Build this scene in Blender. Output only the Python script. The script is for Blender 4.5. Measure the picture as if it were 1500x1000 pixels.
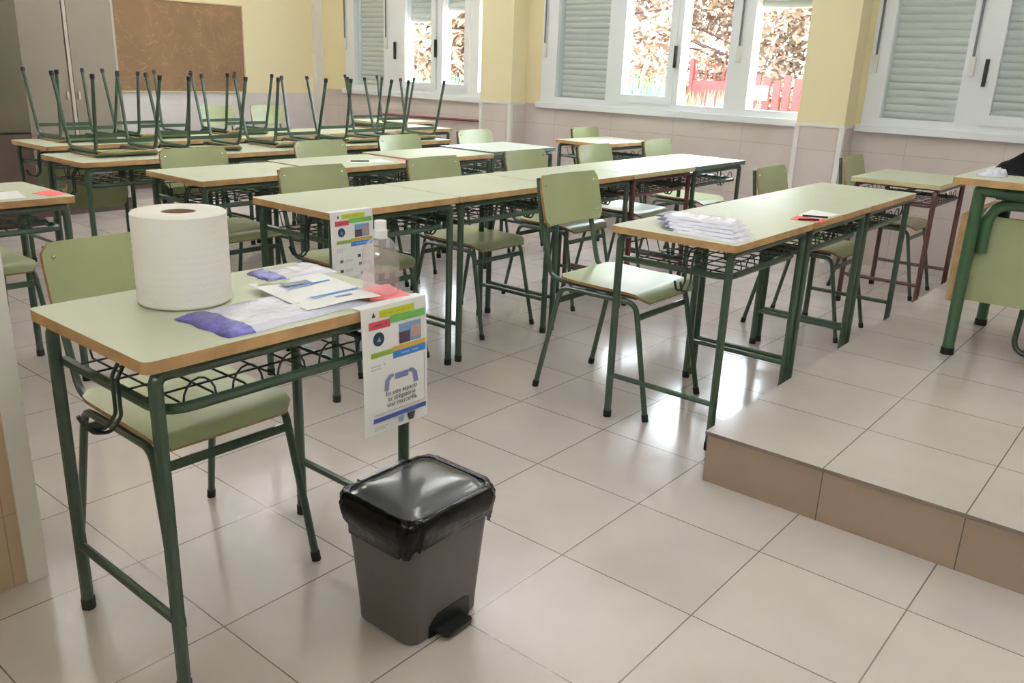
import bpy, bmesh, math, random
from mathutils import Vector, Matrix
from math import sin, cos, pi, radians

for o in list(bpy.data.objects):
    bpy.data.objects.remove(o)
SC = bpy.context.scene
COL = SC.collection
random.seed(7)

# ------------------------------------------------------------------ camera
YAW, PITCH, ROLL, FPX = -0.68219, 0.31301, 0.04002, 1237.98
CAMLOC = Vector((1.18168, -1.71598, 1.29559))
fwd = Vector((sin(YAW) * cos(PITCH), cos(YAW) * cos(PITCH), -sin(PITCH)))
right = Vector((cos(YAW), -sin(YAW), 0))
up = right.cross(fwd)
r2 = cos(ROLL) * right + sin(ROLL) * up
u2 = -sin(ROLL) * right + cos(ROLL) * up
cam_d = bpy.data.cameras.new('camera')
cam = bpy.data.objects.new('camera', cam_d)
COL.objects.link(cam)
cam_d.sensor_width = 36.0
cam_d.lens = FPX / 1500 * 36
cam_d.clip_start = 0.05
cam_d.clip_end = 200
M = Matrix((r2, u2, -fwd)).transposed().to_4x4()
M.translation = CAMLOC
cam.matrix_world = M
SC.camera = cam

# ------------------------------------------------------------------ view, world, sun
SC.view_settings.view_transform = 'Standard'
SC.view_settings.look = 'None'
SC.view_settings.gamma = 1.0
SC.view_settings.exposure = 0.78
SC.view_settings.use_curve_mapping = False
world = bpy.data.worlds.new('world')
SC.world = world
world.use_nodes = True
wn = world.node_tree.nodes
wl = world.node_tree.links
bg = wn['Background']
sky = wn.new('ShaderNodeTexSky')
sky.sky_type = 'HOSEK_WILKIE'
sky.turbidity = 4.0
sky.ground_albedo = 0.4
sky.sun_direction = Vector((0.3, -0.6, 0.75)).normalized()
mixw = wn.new('ShaderNodeMixRGB')
mixw.inputs[0].default_value = 0.6
mixw.inputs[2].default_value = (0.93, 0.95, 1.0, 1)
wl.new(sky.outputs[0], mixw.inputs[1])
wl.new(mixw.outputs[0], bg.inputs[0])
bg.inputs[1].default_value = 24.0
sun_d = bpy.data.lights.new('sun', 'SUN')
sun_d.energy = 7.0
sun_d.angle = radians(1)
sun_d.color = (1.0, 0.93, 0.82)
sun = bpy.data.objects.new('sun', sun_d)
COL.objects.link(sun)
sun.rotation_euler = Vector((-0.25, 0.45, -0.86)).to_track_quat('-Z', 'Y').to_euler()
SC.cycles.max_bounces = 10
SC.cycles.diffuse_bounces = 5
SC.cycles.glossy_bounces = 4
SC.cycles.transmission_bounces = 8
SC.cycles.transparent_max_bounces = 12
SC.cycles.caustics_reflective = False
SC.cycles.caustics_refractive = False
SC.cycles.sample_clamp_indirect = 6.0
SC.cycles.use_denoising = True

CEIL_Z = 2.95
ADDED_UPLIGHTS = [(-5.2, 0.4), (-5.2, 2.9), (-2.4, 0.4), (-2.4, 2.9), (0.8, 0.2), (0.8, 2.9)]  # unseen uplights, added to brighten the room
UPLIGHT_W = 52.0


# ------------------------------------------------------------------ materials
def lin(c):
    return tuple(((v / 255) / 12.92 if v / 255 <= 0.04045 else ((v / 255 + 0.055) / 1.055) ** 2.4) for v in c) + (1,)


MATS = {}


def mat(name, rgb, rough=0.5, metal=0.0, var=0.0, vscale=8.0, spec=0.5, bump=0.0, bscale=60.0, coat=0.0, trans=0.0,
        ior=1.45, alpha=1.0):
    m = bpy.data.materials.new(name)
    m.use_nodes = True
    nt = m.node_tree
    b = nt.nodes['Principled BSDF']
    col = lin(rgb)
    b.inputs['Base Color'].default_value = col
    b.inputs['Roughness'].default_value = rough
    b.inputs['Metallic'].default_value = metal
    b.inputs['Specular IOR Level'].default_value = spec
    b.inputs['Coat Weight'].default_value = coat
    b.inputs['Coat Roughness'].default_value = 0.08
    b.inputs['Transmission Weight'].default_value = trans
    b.inputs['IOR'].default_value = ior
    b.inputs['Alpha'].default_value = alpha
    tc = nt.nodes.new('ShaderNodeTexCoord')
    if var > 0:
        n = nt.nodes.new('ShaderNodeTexNoise')
        n.inputs['Scale'].default_value = vscale
        n.inputs['Detail'].default_value = 5
        nt.links.new(tc.outputs['Object'], n.inputs['Vector'])
        r = nt.nodes.new('ShaderNodeValToRGB')
        r.color_ramp.elements[0].position = 0.3
        r.color_ramp.elements[1].position = 0.7
        r.color_ramp.elements[0].color = tuple(c * (1 - var) for c in col[:3]) + (1,)
        r.color_ramp.elements[1].color = tuple(min(1, c * (1 + var)) for c in col[:3]) + (1,)
        nt.links.new(n.outputs['Fac'], r.inputs['Fac'])
        nt.links.new(r.outputs['Color'], b.inputs['Base Color'])
    if bump > 0:
        n2 = nt.nodes.new('ShaderNodeTexNoise')
        n2.inputs['Scale'].default_value = bscale
        n2.inputs['Detail'].default_value = 4
        nt.links.new(tc.outputs['Object'], n2.inputs['Vector'])
        bp = nt.nodes.new('ShaderNodeBump')
        bp.inputs['Strength'].default_value = bump
        bp.inputs['Distance'].default_value = 0.01
        nt.links.new(n2.outputs['Fac'], bp.inputs['Height'])
        nt.links.new(bp.outputs['Normal'], b.inputs['Normal'])
    MATS[name] = m
    return m


mat('laminate', (184, 189, 166), 0.42, spec=0.38, var=0.04, vscale=3, bump=0.03, bscale=40)
mat('laminate_pale', (206, 214, 208), 0.38, spec=0.38, var=0.03, vscale=3)
mat('wood_edge', (178, 142, 98), 0.5, var=0.22, vscale=14)
mat('pale_edge', (205, 190, 150), 0.5, var=0.10, vscale=14)
mat('grey_edge', (84, 102, 96), 0.5, var=0.08)
mat('green_metal', (54, 72, 56), 0.34, var=0.08, vscale=20, coat=0.15)
mat('brown_metal', (78, 46, 40), 0.36, var=0.10, vscale=20, coat=0.15)
mat('desk_green', (52, 84, 56), 0.28, var=0.06, vscale=20, coat=0.3)
mat('wire', (40, 50, 44), 0.45, metal=0.2)
mat('rubber', (22, 21, 20), 0.7)
mat('plywood_green', (160, 168, 128), 0.30, var=0.07, vscale=6, bump=0.02)
mat('ply_edge', (140, 108, 70), 0.6, var=0.2, vscale=30)
mat('screw', (225, 225, 215), 0.2, metal=0.9)
mat('white_alu', (236, 239, 244), 0.35)
mat('strap', (90, 92, 92), 0.8)
mat('winder', (224, 222, 214), 0.5)
mat('black', (18, 18, 20), 0.35)
mat('trim_white', (236, 234, 232), 0.4)
mat('platform_riser', (150, 130, 112), 0.35, var=0.05)
mat('paper', (243, 243, 243), 0.6)
mat('tissue', (246, 242, 236), 0.85, bump=0.12, bscale=260)
mat('cardboard', (150, 118, 96), 0.8)
mat('card_red', (240, 84, 84), 0.5)
mat('card_pink', (244, 118, 124), 0.5)
mat('ink_yellow', (196, 202, 48), 0.6)
mat('ink_green', (98, 170, 88), 0.6)
mat('ink_red', (196, 66, 88), 0.6)
mat('ink_olive', (150, 170, 60), 0.6)
mat('ink_ochre', (206, 166, 74), 0.6)
mat('ink_blue', (52, 124, 200), 0.6)
mat('ink_navy', (58, 76, 148), 0.6)
mat('ink_badge', (36, 52, 72), 0.6)
mat('ink_grey', (112, 114, 122), 0.6)
mat('ink_black', (46, 46, 50), 0.6)
mat('ink_arm', (122, 128, 172), 0.6)
mat('ink_pale', (196, 198, 206), 0.6)
mat('ink_lightblue', (128, 160, 206), 0.6)
mat('ink_plum', (70, 52, 66), 0.6)
mat('ink_skin', (176, 150, 140), 0.6)
mat('purple_film', (98, 92, 168), 0.22, var=0.35, vscale=40, bump=0.5, bscale=50)
mat('white_film', (214, 214, 230), 0.16, var=0.04, vscale=20, bump=0.5, bscale=30)
mat('dark_film', (44, 36, 78), 0.3)
mat('bin_grey', (84, 81, 79), 0.45, var=0.04)
mat('bin_lid', (72, 73, 77), 0.2, coat=0.25)
mat('bag_black', (6, 6, 7), 0.16, bump=0.45, bscale=22, spec=0.25)
mat('coat_black', (7, 7, 8), 0.95, spec=0.1, bump=0.3, bscale=60)
mat('coat_red', (150, 34, 52), 0.9)
mat('closet', (124, 115, 102), 0.5, var=0.03, vscale=2)
mat('closet_frame', (182, 172, 160), 0.5)
mat('olive_wall_shade', (66, 60, 43), 0.5, var=0.1, vscale=4)  # dark olive holds the shade on the wall left of the closet
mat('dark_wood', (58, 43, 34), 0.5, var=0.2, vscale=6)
mat('plinth', (66, 50, 46), 0.5)
mat('pipe', (92, 44, 48), 0.5)
mat('ceiling', (240, 238, 232), 0.9)
mat('shutter', (232, 226, 222), 0.5)
mat('cap_white', (240, 238, 238), 0.35)
mat('teal', (66, 140, 134), 0.4)
mat('gate_red', (140, 26, 24), 0.5, var=0.1)
mat('foliage', (134, 142, 84), 0.8, var=0.3, vscale=3)
mat('foliage_dry', (130, 108, 90), 0.8, var=0.3, vscale=3)
mat('leaf_green', (74, 138, 84), 0.6, var=0.25, vscale=5)
mat('bark', (84, 62, 58), 0.9, var=0.3, vscale=6)
mat('soil', (150, 140, 112), 0.9, var=0.15, vscale=2)


def glassy(name, rgb, rough=0.0, mixf=0.12, haze=0.0):
    """thin clear sheet: mostly straight-through, part mirror"""
    m = bpy.data.materials.new(name)
    m.use_nodes = True
    nt = m.node_tree
    nt.nodes.remove(nt.nodes['Principled BSDF'])
    out = nt.nodes['Material Output']
    t = nt.nodes.new('ShaderNodeBsdfTransparent')
    t.inputs[0].default_value = lin(rgb)
    g = nt.nodes.new('ShaderNodeBsdfGlossy')
    g.inputs['Roughness'].default_value = rough
    f = nt.nodes.new('ShaderNodeFresnel')
    f.inputs[0].default_value = 1.45
    mx = nt.nodes.new('ShaderNodeMixShader')
    ad = nt.nodes.new('ShaderNodeMath')
    ad.operation = 'ADD'
    ad.inputs[1].default_value = mixf
    gm = nt.nodes.new('ShaderNodeNewGeometry')
    inv = nt.nodes.new('ShaderNodeMath'); inv.operation = 'SUBTRACT'; inv.inputs[0].default_value = 1.0
    mu = nt.nodes.new('ShaderNodeMath'); mu.operation = 'MULTIPLY'
    nt.links.new(gm.outputs['Backfacing'], inv.inputs[1])
    nt.links.new(f.outputs[0], ad.inputs[0])
    nt.links.new(ad.outputs[0], mu.inputs[0])
    nt.links.new(inv.outputs[0], mu.inputs[1])
    nt.links.new(mu.outputs[0], mx.inputs[0])
    nt.links.new(t.outputs[0], mx.inputs[1])
    nt.links.new(g.outputs[0], mx.inputs[2])
    if haze > 0:
        df = nt.nodes.new('ShaderNodeBsdfTranslucent')
        df.inputs[0].default_value = (.95, .94, .95, 1)
        dd = nt.nodes.new('ShaderNodeBsdfDiffuse')
        dd.inputs[0].default_value = (.95, .94, .95, 1)
        m1 = nt.nodes.new('ShaderNodeMixShader')
        nt.links.new(df.outputs[0], m1.inputs[1]); nt.links.new(dd.outputs[0], m1.inputs[2])
        m2 = nt.nodes.new('ShaderNodeMixShader')
        m2.inputs[0].default_value = haze
        nt.links.new(mx.outputs[0], m2.inputs[1]); nt.links.new(m1.outputs[0], m2.inputs[2])
        nt.links.new(m2.outputs[0], out.inputs[0])
    else:
        nt.links.new(mx.outputs[0], out.inputs[0])
    MATS[name] = m


glassy('glass', (246, 250, 250), 0.0, 0.0)
glassy('clear_plastic', (252, 250, 252), 0.05, 0.08, 0.13)
glassy('clear_liquid', (252, 244, 246), 0.02, 0.0, 0.06)
glassy('sleeve', (248, 248, 248), 0.08, 0.02)


def tile_mat(name, rgb, grout, size, off, rough, axes='XY', mortar=0.0028, var=0.05, zsplit=None, upper=None):
    m = bpy.data.materials.new(name)
    m.use_nodes = True
    nt = m.node_tree
    N, L = nt.nodes, nt.links
    b = N['Principled BSDF']
    geo = N.new('ShaderNodeNewGeometry')
    sep = N.new('ShaderNodeSeparateXYZ')
    L.new(geo.outputs['Position'], sep.inputs[0])
    com = N.new('ShaderNodeCombineXYZ')
    for k in range(2):
        if axes[k] == 'H':      # horizontal run along a wall whichever way it faces
            a = N.new('ShaderNodeMath'); a.operation = 'ADD'
            L.new(sep.outputs[0], a.inputs[0]); L.new(sep.outputs[1], a.inputs[1])
            src = a.outputs[0]
        else:
            src = sep.outputs['XYZ'.index(axes[k])]
        s = N.new('ShaderNodeMath'); s.operation = 'SUBTRACT'
        L.new(src, s.inputs[0]); s.inputs[1].default_value = off[k]
        L.new(s.outputs[0], com.inputs[k])
    br = N.new('ShaderNodeTexBrick')
    br.offset = 0.0
    br.squash = 1.0
    br.inputs['Scale'].default_value = 1.0
    br.inputs['Brick Width'].default_value = size[0]
    br.inputs['Row Height'].default_value = size[1]
    br.inputs['Mortar Size'].default_value = mortar
    br.inputs['Mortar Smooth'].default_value = 0.3
    br.inputs['Bias'].default_value = 0.0
    c = lin(rgb)
    br.inputs['Color1'].default_value = tuple(v * (1 - var) for v in c[:3]) + (1,)
    br.inputs['Color2'].default_value = tuple(min(1, v * (1 + var)) for v in c[:3]) + (1,)
    br.inputs['Mortar'].default_value = lin(grout)
    L.new(com.outputs[0], br.inputs['Vector'])
    nz = N.new('ShaderNodeTexNoise')
    nz.inputs['Scale'].default_value = 3.0
    nz.inputs['Detail'].default_value = 4
    L.new(geo.outputs['Position'], nz.inputs['Vector'])
    rmp = N.new('ShaderNodeValToRGB')
    rmp.color_ramp.elements[0].color = (0.90, 0.89, 0.88, 1)
    rmp.color_ramp.elements[1].color = (1, 1, 1, 1)
    rmp.color_ramp.elements[0].position = 0.35
    rmp.color_ramp.elements[1].position = 0.65
    L.new(nz.outputs['Fac'], rmp.inputs[0])
    mul = N.new('ShaderNodeMixRGB'); mul.blend_type = 'MULTIPLY'; mul.inputs[0].default_value = 1
    L.new(br.outputs['Color'], mul.inputs[1]); L.new(rmp.outputs[0], mul.inputs[2])
    last = mul.outputs[0]
    rg = N.new('ShaderNodeMath'); rg.operation = 'MULTIPLY_ADD'
    L.new(nz.outputs['Fac'], rg.inputs[0]); rg.inputs[1].default_value = 0.10; rg.inputs[2].default_value = rough
    rlast = rg.outputs[0]
    bp = N.new('ShaderNodeBump')
    bp.inputs['Strength'].default_value = 0.25
    bp.inputs['Distance'].default_value = 0.002
    bp.invert = True
    L.new(br.outputs['Fac'], bp.inputs['Height'])
    if zsplit is not None:
        gt = N.new('ShaderNodeMath'); gt.operation = 'GREATER_THAN'
        L.new(sep.outputs[2], gt.inputs[0]); gt.inputs[1].default_value = zsplit
        mx = N.new('ShaderNodeMixRGB')
        L.new(gt.outputs[0], mx.inputs[0]); L.new(last, mx.inputs[1]); mx.inputs[2].default_value = lin(upper)
        last = mx.outputs[0]
        mr = N.new('ShaderNodeMixRGB')
        L.new(gt.outputs[0], mr.inputs[0]); L.new(rlast, mr.inputs[1]); mr.inputs[2].default_value = (.8, .8, .8, 1)
        rlast = mr.outputs[0]
    else:
        L.new(bp.outputs[0], b.inputs['Normal'])
    L.new(last, b.inputs['Base Color'])
    L.new(rlast, b.inputs['Roughness'])
    MATS[name] = m


TS = 0.405
tile_mat('floor_tile', (204, 195, 192), (120, 108, 98), (TS, TS), (-TS * 40, -TS * 40), 0.10, mortar=0.0022, var=0.035)
tile_mat('platform_tile', (202, 193, 187), (120, 108, 98), (0.397, TS), (0.06 - .397 * 10, 0.69 - TS * 10), 0.14,
         mortar=0.0022, var=0.03)
tile_mat('riser_tile', (160, 140, 122), (96, 82, 70), (0.397, 0.6), (0.06 - .397 * 10, -0.3), 0.3, axes='XZ', mortar=0.002)
tile_mat('wall_window', (212, 200, 197), (168, 156, 148), (0.62, 0.405), (-20, -0.0), 0.32, axes='HZ', mortar=0.0016,
         var=0.02, zsplit=0.985, upper=(232, 220, 182))
tile_mat('wall_cream', (224, 220, 222), (206, 200, 194), (0.62, 0.405), (-20, -0.0), 0.4, axes='HZ', mortar=0.001,
         var=0.01, zsplit=0.93, upper=(240, 228, 194))
tile_mat('wall_beige', (196, 172, 146), (160, 138, 116), (0.6, 0.405), (-20, 0.2), 0.35, axes='HZ', mortar=0.0015,
         var=0.02, zsplit=1.3, upper=(232, 214, 166))

# cork board: brown board with pale scuffs
m = mat('cork', (116, 90, 64), 0.8, var=0.14, vscale=5)
nt = m.node_tree
wv = nt.nodes.new('ShaderNodeTexNoise')
wv.inputs['Scale'].default_value = 2.2
wv.inputs['Detail'].default_value = 8
wv.inputs['Distortion'].default_value = 3.5
rp = nt.nodes.new('ShaderNodeValToRGB')
e = rp.color_ramp.elements
e[0].position = 0.485; e[0].color = (0, 0, 0, 1)
e[1].position = 0.5; e[1].color = (0.16, 0.16, 0.16, 1)
e2 = rp.color_ramp.elements.new(0.515); e2.color = (0, 0, 0, 1)
mxx = nt.nodes.new('ShaderNodeMixRGB')
mxx.inputs[2].default_value = lin((214, 186, 150))
tcn = [n for n in nt.nodes if n.type == 'TEX_COORD'][0]
nt.links.new(tcn.outputs['Object'], wv.inputs['Vector'])
nt.links.new(wv.outputs['Fac'], rp.inputs[0])
nt.links.new(rp.outputs[0], mxx.inputs[0])
ramp = [n for n in nt.nodes if n.type == 'VALTORGB' and n != rp][0]
nt.links.new(ramp.outputs[0], mxx.inputs[1])
nt.links.new(mxx.outputs[0], nt.nodes['Principled BSDF'].inputs['Base Color'])

# glow of the added uplight tubes
m = bpy.data.materials.new('uplight_glow'); m.use_nodes = True
b = m.node_tree.nodes['Principled BSDF']
b.inputs['Emission Color'].default_value = (1, 0.95, 0.86, 1)
b.inputs['Emission Strength'].default_value = 1.2
MATS['uplight_glow'] = m


# ------------------------------------------------------------------ mesh helpers
class MB:
    def __init__(self):
        self.bm = bmesh.new()
        self.mi = 0

    def _f(self, vs):
        try:
            f = self.bm.faces.new(vs)
            f.material_index = self.mi
            return f
        except ValueError:
            return None

    def box(self, a, b):
        x0, y0, z0 = a
        x1, y1, z1 = b
        v = [self.bm.verts.new(p) for p in
             [(x0, y0, z0), (x1, y0, z0), (x1, y1, z0), (x0, y1, z0), (x0, y0, z1), (x1, y0, z1), (x1, y1, z1), (x0, y1, z1)]]
        for q in [(0, 3, 2, 1), (4, 5, 6, 7), (0, 1, 5, 4), (1, 2, 6, 5), (2, 3, 7, 6), (3, 0, 4, 7)]:
            self._f([v[i] for i in q])
        return self

    def obox(self, c, ax, ay, az):
        c = Vector(c); ax = Vector(ax); ay = Vector(ay); az = Vector(az)
        v = [self.bm.verts.new(c + ax * i + ay * j + az * k) for k in (-1, 1) for j in (-1, 1) for i in (-1, 1)]
        for q in [(0, 2, 3, 1), (4, 5, 7, 6), (0, 1, 5, 4), (1, 3, 7, 5), (3, 2, 6, 7), (2, 0, 4, 6)]:
            self._f([v[i] for i in q])
        return self

    def tube(self, path, r, fil=0.0, seg=8, steps=5, closed=False, cap=True):
        P = [Vector(p) for p in path]
        R = r if isinstance(r, (list, tuple)) else None
        pts = []
        n = len(P)
        for i, p in enumerate(P):
            if fil > 0 and 0 < i < n - 1:
                a = (P[i - 1] - p); c = (P[i + 1] - p)
                la, lc = a.length, c.length
                a.normalize(); c.normalize()
                ang = a.angle(c)
                if ang > pi - 0.02:
                    pts.append(p); continue
                d = min(fil / math.tan(ang / 2) if fil / math.tan(ang / 2) < 1e3 else la / 2, la * 0.49, lc * 0.49)
                s, e_ = p + a * d, p + c * d
                for k in range(steps + 1):
                    t = k / steps
                    pts.append((1 - t) ** 2 * s + 2 * t * (1 - t) * p + t * t * e_)
            else:
                pts.append(p)
        m_ = len(pts)
        T = []
        for i in range(m_):
            if closed:
                t = pts[(i + 1) % m_] - pts[i - 1]
            else:
                t = pts[min(i + 1, m_ - 1)] - pts[max(i - 1, 0)]
            T.append(t.normalized())
        nrm = T[0].orthogonal().normalized()
        rings = []
        for i, p in enumerate(pts):
            nrm = (nrm - T[i] * nrm.dot(T[i])).normalized()
            bn = T[i].cross(nrm)
            rr = R[min(i, len(R) - 1)] if R else r
            rings.append([self.bm.verts.new(p + (nrm * cos(2 * pi * k / seg) + bn * sin(2 * pi * k / seg)) * rr) for k in range(seg)])
        for i in range(m_ - 1 + (1 if closed else 0)):
            A, B = rings[i], rings[(i + 1) % m_]
            for k in range(seg):
                self._f([A[k], A[(k + 1) % seg], B[(k + 1) % seg], B[k]])
        if cap and not closed:
            self._f(rings[0][::-1]); self._f(rings[-1])
        return self

    def lathe(self, prof, c=(0, 0, 0), seg=32, capb=True, capt=True):
        rings = []
        for r, z in prof:
            rings.append([self.bm.verts.new((c[0] + r * cos(2 * pi * k / seg), c[1] + r * sin(2 * pi * k / seg), c[2] + z)) for k in range(seg)])
        for A, B in zip(rings, rings[1:]):
            for k in range(seg):
                self._f([A[k], A[(k + 1) % seg], B[(k + 1) % seg], B[k]])
        if capb: self._f(rings[0][::-1])
        if capt: self._f(rings[-1])
        return self

    def loft(self, loops, capb=True, capt=True):
        rings = [[self.bm.verts.new(p) for p in L_] for L_ in loops]
        n = len(rings[0])
        for A, B in zip(rings, rings[1:]):
            for k in range(n):
                self._f([A[k], A[(k + 1) % n], B[(k + 1) % n], B[k]])
        if capb: self._f(rings[0][::-1])
        if capt: self._f(rings[-1])
        return self

    def prism(self, pts, z0, z1, side_mi=None):
        mi = self.mi
        a = [self.bm.verts.new((x, y, z0)) for x, y in pts]
        b_ = [self.bm.verts.new((x, y, z1)) for x, y in pts]
        self._f(a[::-1]); self._f(b_)
        if side_mi is not None: self.mi = side_mi
        n = len(a)
        for k in range(n):
            self._f([a[k], a[(k + 1) % n], b_[(k + 1) % n], b_[k]])
        self.mi = mi
        return self

    def shell(self, fn, nu, nv, th, edge_mi=None):
        """fn(u,v) -> Vector, u,v in -1..1 ; closed sheet with thickness th"""
        G = [[fn(-1 + 2 * i / nu, -1 + 2 * j / nv) for j in range(nv + 1)] for i in range(nu + 1)]
        def nor(i, j):
            a = G[min(i + 1, nu)][j] - G[max(i - 1, 0)][j]
            b_ = G[i][min(j + 1, nv)] - G[i][max(j - 1, 0)]
            n_ = a.cross(b_)
            return n_.normalized() if n_.length > 1e-9 else Vector((0, 0, 1))
        T = [[self.bm.verts.new(G[i][j]) for j in range(nv + 1)] for i in range(nu + 1)]
        B = [[self.bm.verts.new(G[i][j] - nor(i, j) * th) for j in range(nv + 1)] for i in range(nu + 1)]
        for i in range(nu):
            for j in range(nv):
                self._f([T[i][j], T[i + 1][j], T[i + 1][j + 1], T[i][j + 1]])
                self._f([B[i][j], B[i][j + 1], B[i + 1][j + 1], B[i + 1][j]])
        mi = self.mi
        if edge_mi is not None: self.mi = edge_mi
        rim = [(i, 0) for i in range(nu + 1)] + [(nu, j) for j in range(1, nv + 1)] + \
              [(i, nv) for i in range(nu - 1, -1, -1)] + [(0, j) for j in range(nv - 1, 0, -1)]
        for k in range(len(rim)):
            (i, j), (p, q_) = rim[k], rim[(k + 1) % len(rim)]
            self._f([T[i][j], B[i][j], B[p][q_], T[p][q_]])
        self.mi = mi
        return self

    def sphere(self, c, r, seg=10, rings=6, sc=(1, 1, 1)):
        prof = []
        loops = []
        for i in range(1, rings):
            a = -pi / 2 + pi * i / rings
            loops.append([(c[0] + r * sc[0] * cos(a) * cos(2 * pi * k / seg), c[1] + r * sc[1] * cos(a) * sin(2 * pi * k / seg),
                           c[2] + r * sc[2] * sin(a)) for k in range(seg)])
        return self.loft(loops)

    def build(self, name, mats, parent=None, smooth=True, sharp=35, bevel=0.0, kind=None):
        if bevel > 0:
            es = [e_ for e_ in self.bm.edges if len(e_.link_faces) == 2 and e_.calc_face_angle(0) > 0.6]
            bmesh.ops.bevel(self.bm, geom=es, offset=bevel, segments=2, affect='EDGES', profile=0.5, clamp_overlap=True)
        bmesh.ops.recalc_face_normals(self.bm, faces=self.bm.faces[:])
        me = bpy.data.meshes.new(name)
        self.bm.to_mesh(me)
        self.bm.free()
        for k in (mats if isinstance(mats, (list, tuple)) else [mats]):
            me.materials.append(MATS[k])
        if smooth:
            me.polygons.foreach_set('use_smooth', [True] * len(me.polygons))
            me.set_sharp_from_angle(angle=radians(sharp))
        o = bpy.data.objects.new(name, me)
        COL.objects.link(o)
        if parent: o.parent = parent
        if kind: o['kind'] = kind
        return o


def tag(o, label, cat, group=None, kind=None):
    o['label'] = label
    o['category'] = cat
    if group: o['group'] = group
    if kind: o['kind'] = kind
    return o


def empty(name, loc=(0, 0, 0), rz=0.0, kind=None):
    o = bpy.data.objects.new(name, None)
    o.empty_display_size = 0.1
    COL.objects.link(o)
    o.location = loc
    o.rotation_euler = (0, 0, rz)
    if kind: o['kind'] = kind
    return o


def kids(o):
    return [c for c in bpy.data.objects if c.parent == o]


def copy_tree(o, parent=None):
    c = o.copy()
    COL.objects.link(c)
    if parent: c.parent = parent
    for ch in kids(o):
        copy_tree(ch, c)
    return c


def rrect(cx, cy, hx, hy, r, n=5):
    pts = []
    for (sx, sy, a0) in ((1, 1, 0), (-1, 1, pi / 2), (-1, -1, pi), (1, -1, 3 * pi / 2)):
        for k in range(n + 1):
            a = a0 + (pi / 2) * k / n
            pts.append((cx + sx * (hx - r) + r * cos(a), cy + sy * (hy - r) + r * sin(a)))
    return pts


# ------------------------------------------------------------------ room shell
X0, X1, Y0, Y1 = -7.1, 3.6, -2.9, 4.75
WT = 0.24
MB().box((X0 - .3, Y0 - .3, -0.2), (X1 + .3, Y1 + WT, 0)).build('floor', 'floor_tile', kind='structure', smooth=False)
MB().box((X0 - .3, Y0 - 1.6, CEIL_Z), (X1 + .3, Y1 + WT, CEIL_Z + .25)).build('ceiling', 'ceiling', kind='structure', smooth=False)  # near side drawn out as an added eave to keep the sun out
# window openings (x0, x1)
WIN = [(-6.62, -4.33), (-3.84, -1.24), (-0.90, 1.75)]
WZ0, WZ1 = 1.0, 2.35
w = MB()
edges = [X0 - .3] + [v for p in WIN for v in p] + [X1 + .3]
w.box((X0 - .3, Y1, 0), (X1 + .3, Y1 + WT, WZ0))
w.box((X0 - .3, Y1, WZ1), (X1 + .3, Y1 + WT, CEIL_Z))
for k in range(0, len(edges), 2):
    w.box((edges[k], Y1, WZ0), (edges[k + 1], Y1 + WT, WZ1))
# piers that stand proud of the wall
PIERS = [(-4.40, -4.02), (-1.30, -0.95)]
PYF = [4.53, 4.55]
for (a, b_), yf in zip(PIERS, PYF):
    w.box((a, yf, 0), (b_, Y1, CEIL_Z))
w.build('wall_far', 'wall_window', kind='structure', smooth=False)
MB().box((X0 - .3, Y0 - .3, 0), (X0, Y1, CEIL_Z)).build('wall_left', 'wall_cream', kind='structure', smooth=False)
MB().box((X1, Y0 - .3, 0), (X1 + .3, Y1, CEIL_Z)).build('wall_right', 'wall_cream', kind='structure', smooth=False)
NW = (0.2, 1.8, 1.75, 2.25)   # opening of an added unseen window letting in fill light behind the camera
MB().box((X0, Y0 - .3, 0), (NW[0], Y0, CEIL_Z)).box((NW[1], Y0 - .3, 0), (X1, Y0, CEIL_Z)).box((NW[0], Y0 - .3, 0), (NW[1], Y0, NW[2])).box((NW[0], Y0 - .3, NW[3]), (NW[1], Y0, CEIL_Z)).build('wall_near', 'wall_cream', kind='structure', smooth=False)
# block of built-in cupboards standing into the room from the left wall
MB().box((X0, Y0, 0), (-6.07, 1.83, CEIL_Z)).build('wall_recess', 'wall_cream', kind='structure', smooth=False)
# short partition beside the entrance
MB().box((-1.25, Y0, 0), (-0.925, -1.0, CEIL_Z)).build('wall_partition', 'wall_beige', kind='structure', smooth=False)
MB().box((-0.965, -1.045, 0), (-0.917, -0.995, 1.3)).build('trim_1', 'trim_white', kind='structure', smooth=False)
# pier corner strips and caps
k = 2
for (a, b_), yf in zip(PIERS, PYF):
    t = MB()
    for xx in (a, b_):
        t.box((xx - .006 if xx == a else xx - .03, yf - .006, 0), (xx + .03 if xx == a else xx + .006, yf + .028, 0.985))
    t.box((a - .007, yf - .008, 0.972), (b_ + .007, Y1, 0.992))
    t.build('trim_%d' % k, 'trim_white', kind='structure', smooth=False)
    k += 1
MB().box((X0, 4.66, 0), (X0 + .07, Y1, CEIL_Z)).build('trim_4', 'trim_white', kind='structure', smooth=False)
MB().box((-6.07, 0.98, 0), (-6.045, 1.86, 0.10)).box((X0, 1.83, 0), (X0 + .015, Y1, 0.09)).build('baseboard_left', 'plinth', kind='structure', smooth=False)

# platform
PX0, PY0, PZ = 0.065, 0.69, 0.18
p = MB().box((PX0 + .006, PY0 + .008, 0), (X1, Y1, PZ - .012)).build('platform', 'riser_tile', kind='structure', smooth=False)
MB().box((PX0, PY0, PZ - .012), (X1, Y1, PZ)).build('platform_top', 'platform_tile', p, smooth=False, bevel=0.0015)


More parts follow.
